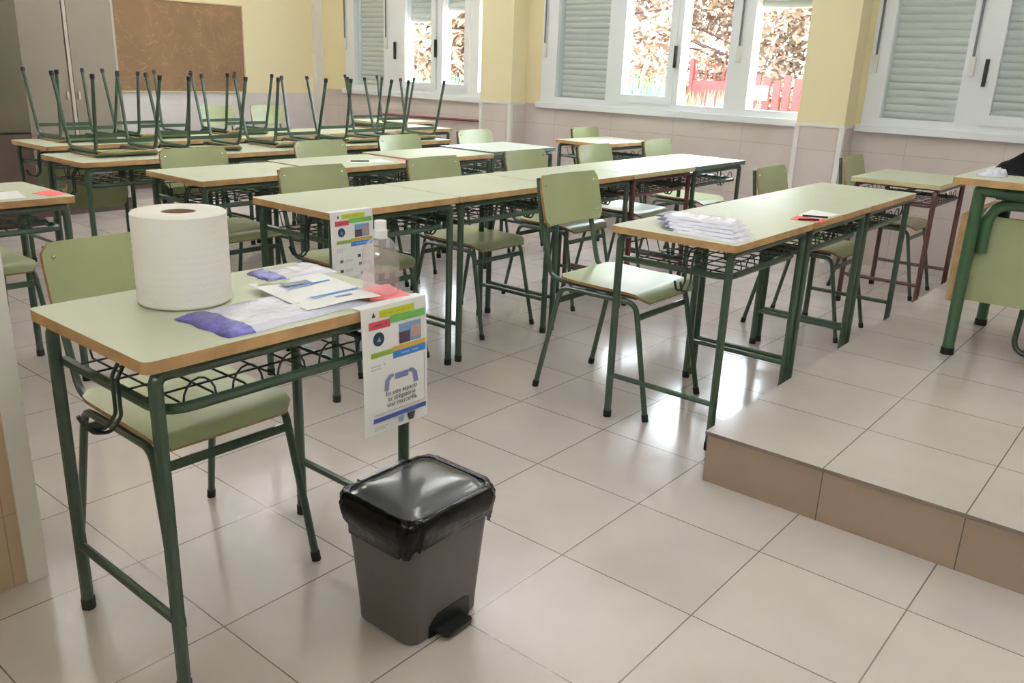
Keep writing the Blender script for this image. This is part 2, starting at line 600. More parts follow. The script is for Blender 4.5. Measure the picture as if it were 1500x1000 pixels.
# ------------------------------------------------------------------ windows
def slats(x0, x1, y, z0, z1):
    m_ = MB()
    n = int((z1 - z0) / 0.05)
    prof = []
    for i in range(n):
        zb = z1 - (i + 1) * 0.05
        prof += [(y + 0.006, zb), (y - .001, zb + .006), (y - 0.006, zb + 0.025), (y - .001, zb + .044)]
    prof = [(y + .006, prof[0][1])] + prof if False else prof
    prof.sort(key=lambda q_: q_[1])
    va = [m_.bm.verts.new((x0, a, b_)) for a, b_ in prof]
    vb = [m_.bm.verts.new((x1, a, b_)) for a, b_ in prof]
    va2 = [m_.bm.verts.new((x0, y + .014, b_)) for a, b_ in prof]
    vb2 = [m_.bm.verts.new((x1, y + .014, b_)) for a, b_ in prof]
    for i in range(len(prof) - 1):
        m_._f([va[i], vb[i], vb[i + 1], va[i + 1]])
        m_._f([va2[i], va2[i + 1], vb2[i + 1], vb2[i]])
    m_._f([va[0], va2[0], vb2[0], vb[0]])
    m_._f([va[-1], vb[-1], vb2[-1], va2[-1]])
    return m_


def window(n, x0, x1, panes, straps, latches):
    """panes: list of (glass x0, x1, kind, shutter bottom z); kind 'fixed' or 'sash'"""
    root = empty('window_%d' % n, ((x0 + x1) / 2, Y1, WZ0), kind='structure')
    ox, oy, oz = root.location
    def B(m_, name, mt, par=root, **kw):
        o = m_.build(name, mt, par, **kw)
        if par == root:
            o.location = (-ox, -oy, -oz)
        return o
    f = MB()
    ya, yb = Y1 - .015, Y1 + .06
    f.box((x0, ya, WZ0), (x1, yb, WZ0 + .055)).box((x0, ya, WZ1 - .05), (x1, yb, WZ1))
    f.box((x0, ya, WZ0 + .055), (panes[0][0], yb, WZ1 - .05))
    f.box((panes[-1][1], ya, WZ0 + .055), (x1, yb, WZ1 - .05))
    for a, b_ in zip(panes, panes[1:]):
        f.box((a[1], ya + (.012 if a[2] == 'sash' and b_[2] == 'sash' else 0), WZ0 + .055), (b_[0], yb, WZ1 - .05))
    B(f, 'window_frame', 'white_alu', smooth=False, bevel=0.002)
    B(MB().box((x0 - .03, Y1 - .045, WZ0 - .045), (x1 + .03, Y1 + .06, WZ0 + .003)), 'window_sill', 'white_alu', smooth=False, bevel=0.004)
    for (a, b_, kd, sz) in panes:
        if kd == 'sash':
            s = MB()
            q0, q1 = WZ0 + .05, WZ1 - .045
            for bx in (((a - .045, q0), (a + .02, q1)), ((b_ - .02, q0), (b_ + .045, q1)), ((a + .02, q0), (b_ - .02, q0 + .065)), ((a + .02, q1 - .06), (b_ - .02, q1))):
                s.box((bx[0][0], Y1 - .028, bx[0][1]), (bx[1][0], Y1 + .012, bx[1][1]))
            B(s, 'sash', 'white_alu', smooth=False, bevel=0.003)
        B(MB().box((a - .005, Y1 + .022, WZ0 + .05), (b_ + .005, Y1 + .027, WZ1 - .045)), 'window_pane', 'glass', smooth=False)
        if sz < WZ1 - .1:
            B(slats(a - .02, b_ + .02, Y1 + .10, sz, WZ1), 'roller_shutter', 'shutter', sharp=60)
        sl = MB().box((a - .03, Y1 + .07, WZ0 - .02), (a - .008, Y1 + .13, WZ1)).box((b_ + .008, Y1 + .07, WZ0 - .02), (b_ + .03, Y1 + .13, WZ1))
        B(sl, 'shutter_guide', 'white_alu', smooth=False)
    for sx, zb in straps:
        B(MB().box((sx - .008, Y1 - .034, zb), (sx + .008, Y1 - .031, WZ1)), 'shutter_strap', 'strap', smooth=False)
        B(MB().box((sx - .016, Y1 - .042, zb - .12), (sx + .016, Y1 - .016, zb)), 'strap_winder', 'winder', smooth=False, bevel=0.004)
    for lx, lz in latches:
        B(MB().box((lx - .012, Y1 - .042, lz - .085), (lx + .012, Y1 - .026, lz + .085)), 'latch', 'black', smooth=False, bevel=0.003)
    return root


window(1, WIN[0][0], WIN[0][1], [(-6.46, -5.98, 'fixed', WZ0 - .03), (-5.66, -5.24, 'sash', 1.69), (-5.12, -4.78, 'sash', 1.76), (-4.62, -4.40, 'fixed', 1.83)],
       [(-6.60, 1.54), (-5.93, 1.55)], [(-5.79, 1.42), (-5.19, 1.45)])
window(2, WIN[1][0], WIN[1][1], [(-3.67, -3.12, 'fixed', WZ0 - .03), (-2.97, -2.50, 'sash', 1.86), (-2.41, -1.99, 'fixed', 1.86), (-1.80, -1.27, 'fixed', 1.80)],
       [(-3.80, 1.52), (-1.90, 1.52)], [(-2.45, 1.43)])
window(3, WIN[2][0], WIN[2][1], [(-0.775, -0.29, 'fixed', WZ0 - .03), (-0.10, 0.42, 'sash', WZ0 - .03), (0.52, 1.02, 'sash', WZ0 - .03), (1.15, 1.65, 'fixed', WZ0 - .03)],
       [(-0.86, 1.48), (-0.24, 1.48)], [(-0.15, 1.38)])

w4 = empty('window_4', (NW[0], Y0, NW[2]), kind='structure')  # added unseen window, gives frontal fill light
f = MB()
_w, _h = NW[1] - NW[0], NW[3] - NW[2]
for a, b_ in (((0, 0), (_w, .05)), ((0, _h - .05), (_w, _h)), ((0, .05), (.05, _h - .05)), ((_w - .05, .05), (_w, _h - .05)), ((_w / 2 - .03, .05), (_w / 2 + .03, _h - .05))):
    f.box((a[0], -.06, a[1]), (b_[0], .01, b_[1]))
f.build('window_frame', 'white_alu', w4, smooth=False)
MB().box((.05, -.03, .05), (_w - .05, -.025, _h - .05)).build('window_pane', 'glass', w4, smooth=False)

# ------------------------------------------------------------------ things on the left wall
cl = empty('closet', (-6.05, 1.4, 0))
tag(cl, 'tall beige closet with two plain doors left of the brown board', 'closet')
def LP(o, root):
    o.location = -Vector(root.location)
    return o
LP(MB().box((-6.068, 1.05, 0.10), (-6.045, 1.86, 2.1)).build('closet_frame', 'closet_frame', cl, smooth=False), cl)
for (a, b_) in ((1.08, 1.435), (1.475, 1.83)):
    d = LP(MB().box((-6.044, a, 0.13), (-6.022, b_, 1.715)).build('door', 'closet', cl, smooth=False, bevel=0.002), cl)
    MB().box((-6.022, (b_ - .03 if a < 1.2 else a + .02), 0.92), (-6.008, (b_ - .015 if a < 1.2 else a + .035), 0.98)).build('knob', 'closet_frame', d, smooth=False)
    LP(MB().box((-6.044, a, 1.735), (-6.022, b_, 2.08)).build('upper_door', 'closet', cl, smooth=False, bevel=0.002), cl)
LP(MB().box((-6.046, 1.443, 0.11), (-6.015, 1.467, 2.09)).build('door_post', 'closet_frame', cl, smooth=False), cl)

lc = empty('cupboard_with_shade_top', (-5.88, 0.66, 0))  # low brown furniture; olive height above it added for the wall's shade
tag(lc, 'brown low cupboard, its olive upper part added for the shaded wall, beside the beige closet', 'cupboard')
MB().box((-.18, -.32, 0), (.17, .32, 2.1)).build('body', 'olive_wall_shade', lc, smooth=False, bevel=0.003)
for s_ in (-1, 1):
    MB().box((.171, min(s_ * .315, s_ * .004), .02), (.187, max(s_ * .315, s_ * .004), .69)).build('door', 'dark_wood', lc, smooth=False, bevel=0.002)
    MB().box((.171, min(s_ * .315, s_ * .004), .70), (.187, max(s_ * .315, s_ * .004), 2.08)).build('upper_door', 'olive_wall_shade', lc, smooth=False, bevel=0.002)  # upper doors added, coloured like the shaded wall

nb = empty('notice_board', (X0, 3.0, 1.37))
tag(nb, 'large scuffed brown cork board hung on the cream wall', 'notice board')
LP(MB().box((X0 + .001, 2.22, 0.945), (X0 + .02, 3.74, 1.79)).build('board', 'cork', nb, smooth=False), nb)
f = MB()
f.box((X0 + .001, 2.20, 0.93), (X0 + .028, 3.755, 0.945)).box((X0 + .001, 2.20, 1.79), (X0 + .028, 3.755, 1.803)).box((X0 + .001, 2.205, .93), (X0 + .028, 2.22, 1.8)).box((X0 + .001, 3.74, .93), (X0 + .028, 3.752, 1.8))
LP(f.build('edge_strip', 'pale_edge', nb, smooth=False), nb)
tag(MB().tube([(-6.0, 4.72, 0.755), (-4.41, 4.72, 0.785)], 0.012).build('wall_pipe', 'pipe'), 'thin dark red pipe running along the wall under the back window', 'pipe')


# ------------------------------------------------------------------ desks
def make_desk(top='laminate', edge='wood_edge', metal='green_metal'):
    root = empty('school_desk')
    t = MB()
    t.prism(rrect(0, 0, .25, .35, .018), .735, .76, side_mi=1)
    t.build('tabletop', [top, edge], root, bevel=0.0015)
    lx, ly, r = .220, .318, .0145
    for sx in (-1, 1):
        for sy in (-1, 1):
            l = MB().tube([(sx * lx, sy * ly, .012), (sx * lx, sy * ly, .665), (sx * lx, sy * ly, .7205), (sx * lx, sy * (ly - .05), .7205)], r, fil=.05, seg=10)
            lg = l.build('leg', metal, root)
            MB().tube([(sx * lx, sy * ly, 0), (sx * lx, sy * ly, .028)], .0165, seg=10).build('foot_cap', 'rubber', lg)
    fr = MB()
    for sx in (-1, 1):
        fr.tube([(sx * lx, -ly + .05, .7205), (sx * lx, ly - .05, .7205)], r, seg=10)
    for sy in (-1, 1):
        fr.tube([(-lx, sy * (ly - .12), .7215), (lx, sy * (ly - .12), .7215)], .010, seg=8)
    fr.build('top_frame', metal, root)
    MB().tube([(-lx, -ly + .02, .635), (lx - .012, -ly + .02, .635), (lx - .012, ly - .02, .635), (-lx, ly - .02, .635)], .0115, fil=.06, seg=8).build('side_rail', metal, root)
    for sy in (-1, 1):
        MB().tube([(-lx, sy * ly, .175), (lx, sy * ly, .175)], .0105, seg=8).build('stretcher', metal, root)
    b_ = MB()
    for xx in (.14, .07, 0, -.07, -.14):
        b_.tube([(xx, -.298, .647), (xx, .298, .647)], .0026, seg=5)
    for j in range(8):
        yy = -.26 + j * .0743
        b_.tube([(.205, yy, .640), (.19, yy, .644), (-.17, yy, .644), (-.19, yy, .70)], .0026, seg=5)
    b_.tube([(-.19, -.298, .70), (-.19, .298, .70)], .0026, seg=5)
    for j in range(5):
        yc = -.22 + j * .11
        b_.tube([(.203, yc + .036 * cos(a), .642 + .045 * sin(a)) for a in [pi * k / 8 for k in range(9)]], .0024, seg=5)
    b_.build('wire_basket', 'wire', root)
    for sy in ((-1, 1) if edge == 'grey_edge' else (-1,)):
        h = MB()
        for dx in (0, .022):
            h.tube([(.06 + dx, sy * .20, .7115), (.06 + dx, sy * .305, .7115), (.062 + dx, sy * .326, .68), (.062 + dx, sy * .326, .60),
                    (.062 + dx, sy * .35, .572), (.062 + dx, sy * .385, .582), (.062 + dx, sy * .40, .615)], .0042, fil=.02, seg=6, steps=4)
        h.build('bag_hook', 'wire', root)
    return root


def make_chair():
    root = empty('school_chair')
    wood = ['plywood_green', 'ply_edge']
    def seatf(u, v):
        x = .018 + .205 * u
        e_ = max(0, abs(u) - .70) / .30
        hw = .192 - .035 * (1 - math.sqrt(max(0, 1 - e_ * e_)))
        z = .466 - .006 * cos(u * pi / 2) * (1 - v * v) + .006 * max(0, -u) ** 2
        if u > .62:
            t_ = (u - .62) / .38
            z -= .030 * t_ * t_
            x -= .008 * t_ * t_
        return Vector((x, v * hw, z))
    MB().shell(seatf, 14, 10, .010, edge_mi=1).build('seat', wood, root, sharp=50)
    def backf(u, v):
        e_ = max(0, abs(u) - .6) / .4
        hw = .190 - .022 * (1 - math.sqrt(max(0, 1 - e_ * e_)))
        y = v * hw
        z = .742 + .094 * u
        x = -.286 - .022 * u * 1.0 + .020 * v * v
        return Vector((x, y, z))
    bk = MB().shell(lambda u, v: backf(-u, v), 8, 12, .010, edge_mi=1).build('backrest', wood, root, sharp=50)
    sc = MB()
    for u in (-.62, .62):
        for v in (-.85, .85):
            c = backf(u, v)
            sc.sphere((c.x + .001, c.y, c.z), .006, 8, 5)
    sc.build('screw', 'screw', bk)
    for sy in (-1, 1):
        MB().tube([(-.315, sy * .164, .825), (-.292, sy * .164, .66), (-.232, sy * .160, .4475), (.15, sy * .150, .4435)], .0100, fil=.055, seg=9, steps=6).build('back_frame', 'green_metal', root)
        for sx in (-1, 1):
            l = MB().tube([(sx * .257, sy * .198, .010), (sx * .168, sy * .181, .428), (0, sy * .179, .428)], .0105, fil=.05, seg=9, steps=6).build('leg', 'green_metal', root)
            MB().tube([(sx * .2590, sy * .1984, 0), (sx * .2535, sy * .1973, .026)], .0128, seg=9).build('foot_cap', 'rubber', l)
    for sx in (-1, 1):
        MB().obox((sx * .176, 0, .375), (.0035, 0, 0), (0, .183, 0), (0, 0, .0115)).build('crossbar', 'green_metal', root, smooth=False)
    return root


desk_green = make_desk()
desk_brown = make_desk('laminate', 'pale_edge', 'brown_metal')
desk_grey = make_desk('laminate_pale', 'grey_edge', 'green_metal')
used = set()


def place(proto, loc, rz=0.0, flip=False, scale=1.0, label='', cat='', group=None):
    if proto.name in used:
        o = copy_tree(proto)
    else:
        o = proto
        used.add(proto.name)
    o.location = loc
    o.rotation_euler = (pi, 0, rz) if flip else (0, 0, rz)
    o.scale = (scale,) * 3
    tag(o, label, cat, group)
    return o


def desk(xf, y0, label, proto=desk_green, rz=0.0):
    """xf = x of front edge, y0 = near end"""
    return place(proto, (xf - .25, y0 + .35, 0), rz, label=label, cat='desk', group='school desks')


chair0 = make_chair()


def chair(x, y, label, rz=0.0, scale=1.0):
    return place(chair0, (x, y, 0), rz, scale=scale, label=label, cat='chair', group='school chairs')


def chair_up(x, y, label, rz=0.0):
    return place(chair0, (x, y, .760 + .4665 * .91), rz, flip=True, scale=.91, label=label, cat='chair', group='school chairs')


# nearest desk
desk(-.24, -1.02, 'nearest green school desk, carrying the large paper roll and the bottle')
# row with the stack of packets
desk(.0, .90, 'green school desk beside the platform corner, carrying the stack of packets')
desk(.0, 1.60, 'green school desk along the platform with the red card on it')
desk(.0, 2.30, 'bare green school desk along the platform, in front of the brown-legged desk')
# middle row
desk(-1.30, .25, 'green school desk behind the bottle with a poster hanging from its corner')
desk(-1.30, .955, 'green school desk second in the middle row, right beside the desk with the hanging poster')
desk(-1.30, 1.66, 'green school desk in the middle row behind the large pulled-out chair')
desk(-1.30, 2.365, 'brown-legged school desk in the middle row, joined to the grey-edged desk', desk_brown)
desk(-1.30, 3.07, 'pale school desk with grey edge at the window end of the middle row', desk_grey)
# third row
desk(-2.30, .33, 'green school desk with bare front corner right behind the paper roll')
desk(-2.37, 1.06, 'green school desk in the third row with loose papers lying on it')
desk(-2.46, 1.82, 'green school desk third in its row, left of the bluish glossy desk top')
desk(-2.55, 2.60, 'pale bluish school desk with grey edge at the window end of the third row', desk_grey)
# fourth row
desk(-3.20, .22, 'green desk at the left end of the nearer upturned-chair row')
desk(-3.25, .925, 'green school desk in the upturned-chair row with a white box in its basket')
desk(-3.30, 1.63, 'green school desk in the upturned-chair row before the corner of the far wall')
desk(-3.34, 2.335, 'green school desk at the window end of the nearer upturned-chair row')
# fifth row
desk(-4.05, .40, 'green school desk leftmost in the farther upturned-chair row, before the beige closet')
desk(-4.08, 1.105, 'green school desk in the farther upturned-chair row, in front of the brown board')
desk(-4.11, 1.81, 'green school desk in the farther upturned-chair row, third from the closet')
desk(-4.14, 2.515, 'green school desk in the farther upturned-chair row, fourth from the closet')
desk(-4.17, 3.22, 'green school desk in the farther upturned-chair row, nearest the window')
desk(-4.93, 3.78, 'brown-legged school desk under the back left window', desk_brown)
# loners
desk(-2.20, -.96, 'green school desk at the left edge with white papers and a red card')
desk(-2.50, 3.88, 'single school desk by the wall under the middle window', rz=-.04)
desk(.0, 3.47, 'brown-legged school desk by the wall under the closed right window', desk_brown)

# ------------------------------------------------------------------ chairs
chair(-.735, -.68, 'green chair pushed under the nearest desk, behind the paper roll')
chair(-.605, 1.20, 'large green chair pulled out between the middle row and the packet desk', scale=1.06)
chair(-.42, 2.80, 'green chair tucked under the bare desk along the platform, its back showing')
chair(-.40, 4.05, 'green chair at the brown-legged desk by the closed window')
chair(-1.72, .72, 'green chair behind the desk with the hanging poster')
chair(-1.72, 1.50, 'green middle-row chair whose seat shows just left of the large pulled-out chair')
chair(-1.72, 2.27, 'green chair in the middle row, right behind the large pulled-out chair')
chair(-1.74, 3.02, 'green chair behind the brown-legged desk of the middle row')
chair(-1.76, 3.86, 'green chair behind the pale grey-edged desk of the middle row')
chair(-2.80, 4.42, 'green chair with shiny back at the single desk under the middle window')
chair(-2.66, .68, 'green chair behind the third-row desk nearest the paper roll')
chair(-2.74, 1.56, 'green chair behind the third-row desk with papers')
chair(-2.86, 2.32, 'green chair third from the left in the third row, left of the pale bluish desk')
chair(-2.97, 3.20, 'green chair behind the pale bluish desk of the third row')
chair(-2.66, -.52, 'green chair at the left edge under the desk with white papers')
chair(-6.15, 2.98, 'green chair under the brown board beside the far wall')
chair(-6.20, 3.58, 'green chair right of the brown board beside the far wall')

UL = 'upturned green chair on the '
chair_up(-3.55, .55, UL + 'leftmost desk of the nearer row, right above the paper roll')
chair_up(-3.55, 1.08, UL + 'nearer row, second from the left')
chair_up(-3.57, 1.68, UL + 'nearer row, middle one of five')
chair_up(-3.60, 2.27, UL + 'nearer row, fourth from the left before the shuttered window')
chair_up(-3.60, 2.79, UL + 'nearer row, last towards the window')
chair_up(-4.40, .74, UL + 'farther row, leftmost before the beige closet')
chair_up(-4.42, 1.24, UL + 'farther row, before the left end of the brown board')
chair_up(-4.46, 1.90, UL + 'farther row, before the right edge of the brown board')
chair_up(-4.50, 3.35, UL + 'farther row, last towards the back window')


# ------------------------------------------------------------------ teacher desk
td = empty('teacher_desk', (.40, 2.20, PZ))
tag(td, 'large teacher desk with green panel standing on the tiled platform', 'desk')
TW, TD_, TZ = 1.25, .70, .76
MB().prism(rrect(TW / 2 - .04, TD_ / 2 - .03, TW / 2 + .02, TD_ / 2 + .03, .012), TZ - .028, TZ, side_mi=1).build('tabletop', ['laminate', 'wood_edge'], td, bevel=0.0015)
for (lx, ly) in ((.035, .02), (TW - .1, .02), (.035, TD_ - .04), (TW - .1, TD_ - .04)):
    sx = 1 if lx < .5 else -1
    l = MB().tube([(lx, ly, .02), (lx, ly, TZ - .06), (lx, ly, TZ - .05), (lx + sx * .09, ly, TZ - .05)], .025, fil=.07, seg=12).build('leg', 'desk_green', td)
    MB().tube([(lx, ly, 0), (lx, ly, .03)], .0275, seg=12).build('foot_cap', 'rubber', l)
for ly in (.02, TD_ - .04):
    MB().tube([(.10, ly, TZ - .056), (TW - .16, ly, TZ - .056)], .025, seg=12).build('top_rail', 'desk_green', td)
MB().tube([(.075, .06, .45), (.075, .06, TZ - .10), (.30, .06, TZ - .10), (TW - .3, .06, TZ - .10), (TW - .14, .06, TZ - .10), (TW - .14, .06, .45)], .024, fil=.10, seg=12, steps=8).build('inner_frame', 'desk_green', td)
MB().box((.03, .085, .235), (TW - .1, .105, .60)).build('side_panel', ['plywood_green'], td, smooth=False)
pnl = MB(); pnl.box((-.022, .055, .225), (.010, TD_ - .02, .60)); pnl.build('front_panel', ['wood_edge'], td, smooth=False, bevel=0.001)
# swivel / cantilever chair behind it
cc = empty('teacher_chair', (.95, 2.62, PZ))
tag(cc, 'dark cantilever chair behind the teacher desk, only its curved foot showing', 'chair')
MB().tube([(-.28, -.22, .44), (-.30, -.22, .015), (.20, -.22, .015), (.20, .22, .015), (-.30, .22, .015), (-.28, .22, .44)], .012, fil=.07, seg=9, steps=6).build('frame', 'green_metal', cc)
MB().prism(rrect(-.07, 0, .22, .22, .05), .452, .48).build('seat', 'coat_black', cc)
MB().tube([(.14, -.2, .45), (.20, -.2, .50), (.24, -.2, .72)], .011, fil=.04).tube([(.14, .2, .45), (.20, .2, .50), (.24, .2, .72)], .011, fil=.04).build('back_frame', 'green_metal', cc)
MB().obox((.235, 0, .64), (.012, 0, 0), (0, .21, 0), (0, 0, .09)).build('backrest', 'coat_black', cc, bevel=0.005)

# coat on the teacher desk
def blob(name, mt, cx, cy, z, lx, ly, h, seed, parent=None):
    rnd = random.Random(seed)
    ph = [rnd.uniform(0, 6) for _ in range(8)]
    def fn(u, v):
        a = u * 1.0; b_ = v
        rad = min(1, math.sqrt(a * a + b_ * b_))
        k_ = max(0, 1 - rad ** 2.2)
        x = cx + lx * a * (1 - .15 * b_ * b_)
        y = cy + ly * b_ * (1 - .15 * a * a)
        w_ = .16 * sin(9 * a + ph[0]) * sin(5 * b_ + ph[1]) + .12 * sin(14 * b_ + 5 * a + ph[2]) + .08 * sin(21 * a + ph[3])
        zz = z + .004 + h * (k_ ** .5) * (.82 + w_) * (.55 + .45 * (a + 1) / 2)
        return Vector((x, y, zz))
    G = MB()
    n = 26
    top = [[fn(-1 + 2 * i / n, -1 + 2 * j / n) for j in range(n + 1)] for i in range(n + 1)]
    T = [[G.bm.verts.new(top[i][j]) for j in range(n + 1)] for i in range(n + 1)]
    Bm = [[G.bm.verts.new((top[i][j].x, top[i][j].y, z + .001)) for j in range(n + 1)] for i in range(n + 1)]
    for i in range(n):
        for j in range(n):
            G._f([T[i][j], T[i + 1][j], T[i + 1][j + 1], T[i][j + 1]])
            G._f([Bm[i][j], Bm[i][j + 1], Bm[i + 1][j + 1], Bm[i + 1][j]])
    rim = [(i, 0) for i in range(n + 1)] + [(n, j) for j in range(1, n + 1)] + [(i, n) for i in range(n - 1, -1, -1)] + [(0, j) for j in range(n - 1, 0, -1)]
    for q_ in range(len(rim)):
        (i, j), (a, b_) = rim[q_], rim[(q_ + 1) % len(rim)]
        G._f([T[i][j], Bm[i][j], Bm[a][b_], T[a][b_]])
    return G.build(name, mt, parent, sharp=80)


TT = PZ + TZ
ct = blob('coat', 'coat_black', .785, 2.64, TT, .395, .21, .19, 3)
tag(ct, 'black coat lying in a heap on the teacher desk', 'coat')
blob('lining', 'coat_red', .60, 2.79, TT + .040, .12, .06, .045, 5, ct)
pb = blob('plastic_bag', 'white_film', .445, 2.345, TT, .055, .085, .04, 8)
tag(pb, 'crumpled clear plastic bag beside the black coat on the teacher desk', 'bag')


# ------------------------------------------------------------------ items on the nearest desk
DZ = .76
pr = empty('paper_roll', (-.580, -.741, DZ))
tag(pr, 'large white paper towel roll standing on the nearest desk', 'paper roll')
R_ = .102
rl = MB()
prof = [(.037, .002), (R_ - .004, .002), (R_, .006)]
for i in range(40):
    prof.append((R_ + .0003 * sin(i * 1.9), .008 + i * .00484))
prof += [(R_, .2025), (R_ - .004, .206), (.041, .206), (.037, .204), (.037, .002)]
rl.lathe(prof, seg=56, capb=False, capt=False)
rl.build('paper', 'tissue', pr, sharp=50)
MB().lathe([(.0335, 0), (.0365, 0), (.0365, .2035), (.0335, .2035), (.0335, 0)], seg=32, capb=False, capt=False).build('cardboard_core', 'cardboard', pr)


def packet(name, cx, cy, hx, hy, rz, z, th, band, seed, label, group=None, nband='purple_film', base='white_film'):
    """flat film packet; purple band at its -y end"""
    root = empty(name, (cx, cy, z), rz)
    tag(root, label, 'packet', group)
    rnd = random.Random(seed)
    ph = [rnd.uniform(0, 6) for _ in range(6)]
    def mk(y0, y1, part, mt, lift):
        nx, ny = 14, max(4, int(22 * (y1 - y0) / (2 * hy)))
        def P(i, j, top_):
            a = -1 + 2 * i / nx
            y = y0 + (y1 - y0) * j / ny
            b_ = y / hy
            e_ = min(1, (1 - abs(a)) * 6) * min(1, (1 - abs(b_)) * 6 + .001)
            wob = .0018 * sin(7 * a + ph[0] + 4 * b_) + .0014 * sin(15 * b_ + ph[1]) + .001 * sin(23 * a - 9 * b_ + ph[2])
            zz = .0006 + (th * e_ ** .5 + max(0, wob) * e_ + lift if top_ else 0)
            return (hx * a + .003 * sin(9 * b_ + ph[3]), y + .003 * sin(8 * a + ph[4]), zz)
        g = MB()
        T = [[g.bm.verts.new(P(i, j, 1)) for j in range(ny + 1)] for i in range(nx + 1)]
        Bm = [[g.bm.verts.new(P(i, j, 0)) for j in range(ny + 1)] for i in range(nx + 1)]
        for i in range(nx):
            for j in range(ny):
                g._f([T[i][j], T[i + 1][j], T[i + 1][j + 1], T[i][j + 1]])
                g._f([Bm[i][j], Bm[i][j + 1], Bm[i + 1][j + 1], Bm[i + 1][j]])
        rim = [(i, 0) for i in range(nx + 1)] + [(nx, j) for j in range(1, ny + 1)] + [(i, ny) for i in range(nx - 1, -1, -1)] + [(0, j) for j in range(ny - 1, 0, -1)]
        for q_ in range(len(rim)):
            (i, j), (a, b_) = rim[q_], rim[(q_ + 1) % len(rim)]
            g._f([T[i][j], Bm[i][j], Bm[a][b_], T[a][b_]])
        return g.build(part, mt, root, sharp=70)
    yb = -hy + band
    mk(yb, hy, 'film_body', base, 0)
    mk(-hy, yb, 'purple_band', nband, .0003)
    return root


pk = packet('mask_packet', -.366, -.645, .097, .190, radians(2), DZ, .010, .062, 2, 'large packet of masks with a purple end on the nearest desk, beside the roll')
# printed stripes on a leaflet lying over the packet
def flat(root, name, pts, z, mt, th=.0003):
    g = MB()
    a = [g.bm.verts.new((x, y, z)) for x, y in pts]
    b_ = [g.bm.verts.new((x, y, z + th)) for x, y in pts]
    g._f(a[::-1]); g._f(b_)
    for k_ in range(len(a)):
        g._f([a[k_], a[(k_ + 1) % len(a)], b_[(k_ + 1) % len(a)], b_[k_]])
    return g.build(name, mt, root, smooth=False)


lf = empty('leaflet', (-.415, -.505, DZ + .0125), radians(-6))
tag(lf, 'white leaflet with blue lines lying between the mask packet and the bottle', 'leaflet')
MB().shell(lambda u, v: Vector((.134 * u, .100 * v, .0012 + .0022 * sin(3 * v + u) + .001)), 12, 12, .0005).build('sheet', 'paper', lf, sharp=80)
flat(lf, 'green_stripe', [(-.118, -.085), (-.108, -.085), (-.108, .0), (-.118, .0)], .0055, 'ink_olive')
flat(lf, 'picture', [(-.085, -.045), (-.055, -.045), (-.055, .03), (-.085, .03)], .0055, 'ink_grey')
flat(lf, 'blue_stripe', [(-.045, -.05), (-.037, -.05), (-.048, .075), (-.056, .075)], .0055, 'ink_blue')
flat(lf, 'blue_stripe', [(.062, -.05), (.070, -.05), (.058, .088), (.050, .088)], .0055, 'ink_blue')
flat(lf, 'blue_mark', [(.086, .0), (.096, .0), (.096, .045), (.086, .045)], .0055, 'ink_arm')
packet('mask_packet', -.635, -.405, .062, .100, radians(-3), DZ, .008, .045, 5, 'small packet of masks with a purple end at the back of the nearest desk')
cd = flat(None, 'card', [(-.40, -.405), (-.285, -.44), (-.262, -.335), (-.38, -.30)], DZ + .0008, 'card_pink', .0009)
tag(cd, 'pink card under the clear bottle on the nearest desk', 'card')

bt = empty('bottle', (-.323, -.376, DZ + .0018))
tag(bt, 'clear plastic gel bottle with a white cap on the nearest desk', 'bottle')
body = [(.002, 0.0008), (.040, 0), (.0435, .004), (.0445, .012), (.0445, .085), (.043, .100), (.038, .116), (.028, .130), (.0165, .139), (.0145, .142), (.0145, .150)]
MB().lathe(body, seg=40, capt=False).build('bottle_body', 'clear_plastic', bt)
MB().lathe([(.002, .0025), (.041, .0022), (.043, .012), (.043, .060), (.002, .060)], seg=40).build('gel', 'clear_liquid', bt)
MB().lathe([(.0165, .136), (.0165, .154), (.016, .157), (.0145, .158), (.0145, .176), (.0135, .178), (.001, .178)], seg=28, capb=True).build('cap', 'cap_white', bt)


# ------------------------------------------------------------------ posters
def text_mesh(root, s, size, u, v, M_, mt):
    cu = bpy.data.curves.new('t', 'FONT')
    cu.body = s
    cu.size = size
    cu.align_x = 'CENTER'
    cu.extrude = .0001
    cu.resolution_u = 2
    to = bpy.data.objects.new('t', cu)
    COL.objects.link(to)
    bpy.context.view_layer.update()
    dg = bpy.context.evaluated_depsgraph_get()
    me = bpy.data.meshes.new_from_object(to.evaluated_get(dg))
    bpy.data.objects.remove(to)
    me.transform(Matrix.Translation((u, v, .0009)))
    me.transform(M_)
    me.materials.clear()
    me.materials.append(MATS[mt])
    o = bpy.data.objects.new('lettering', me)
    COL.objects.link(o)
    o.parent = root
    return o


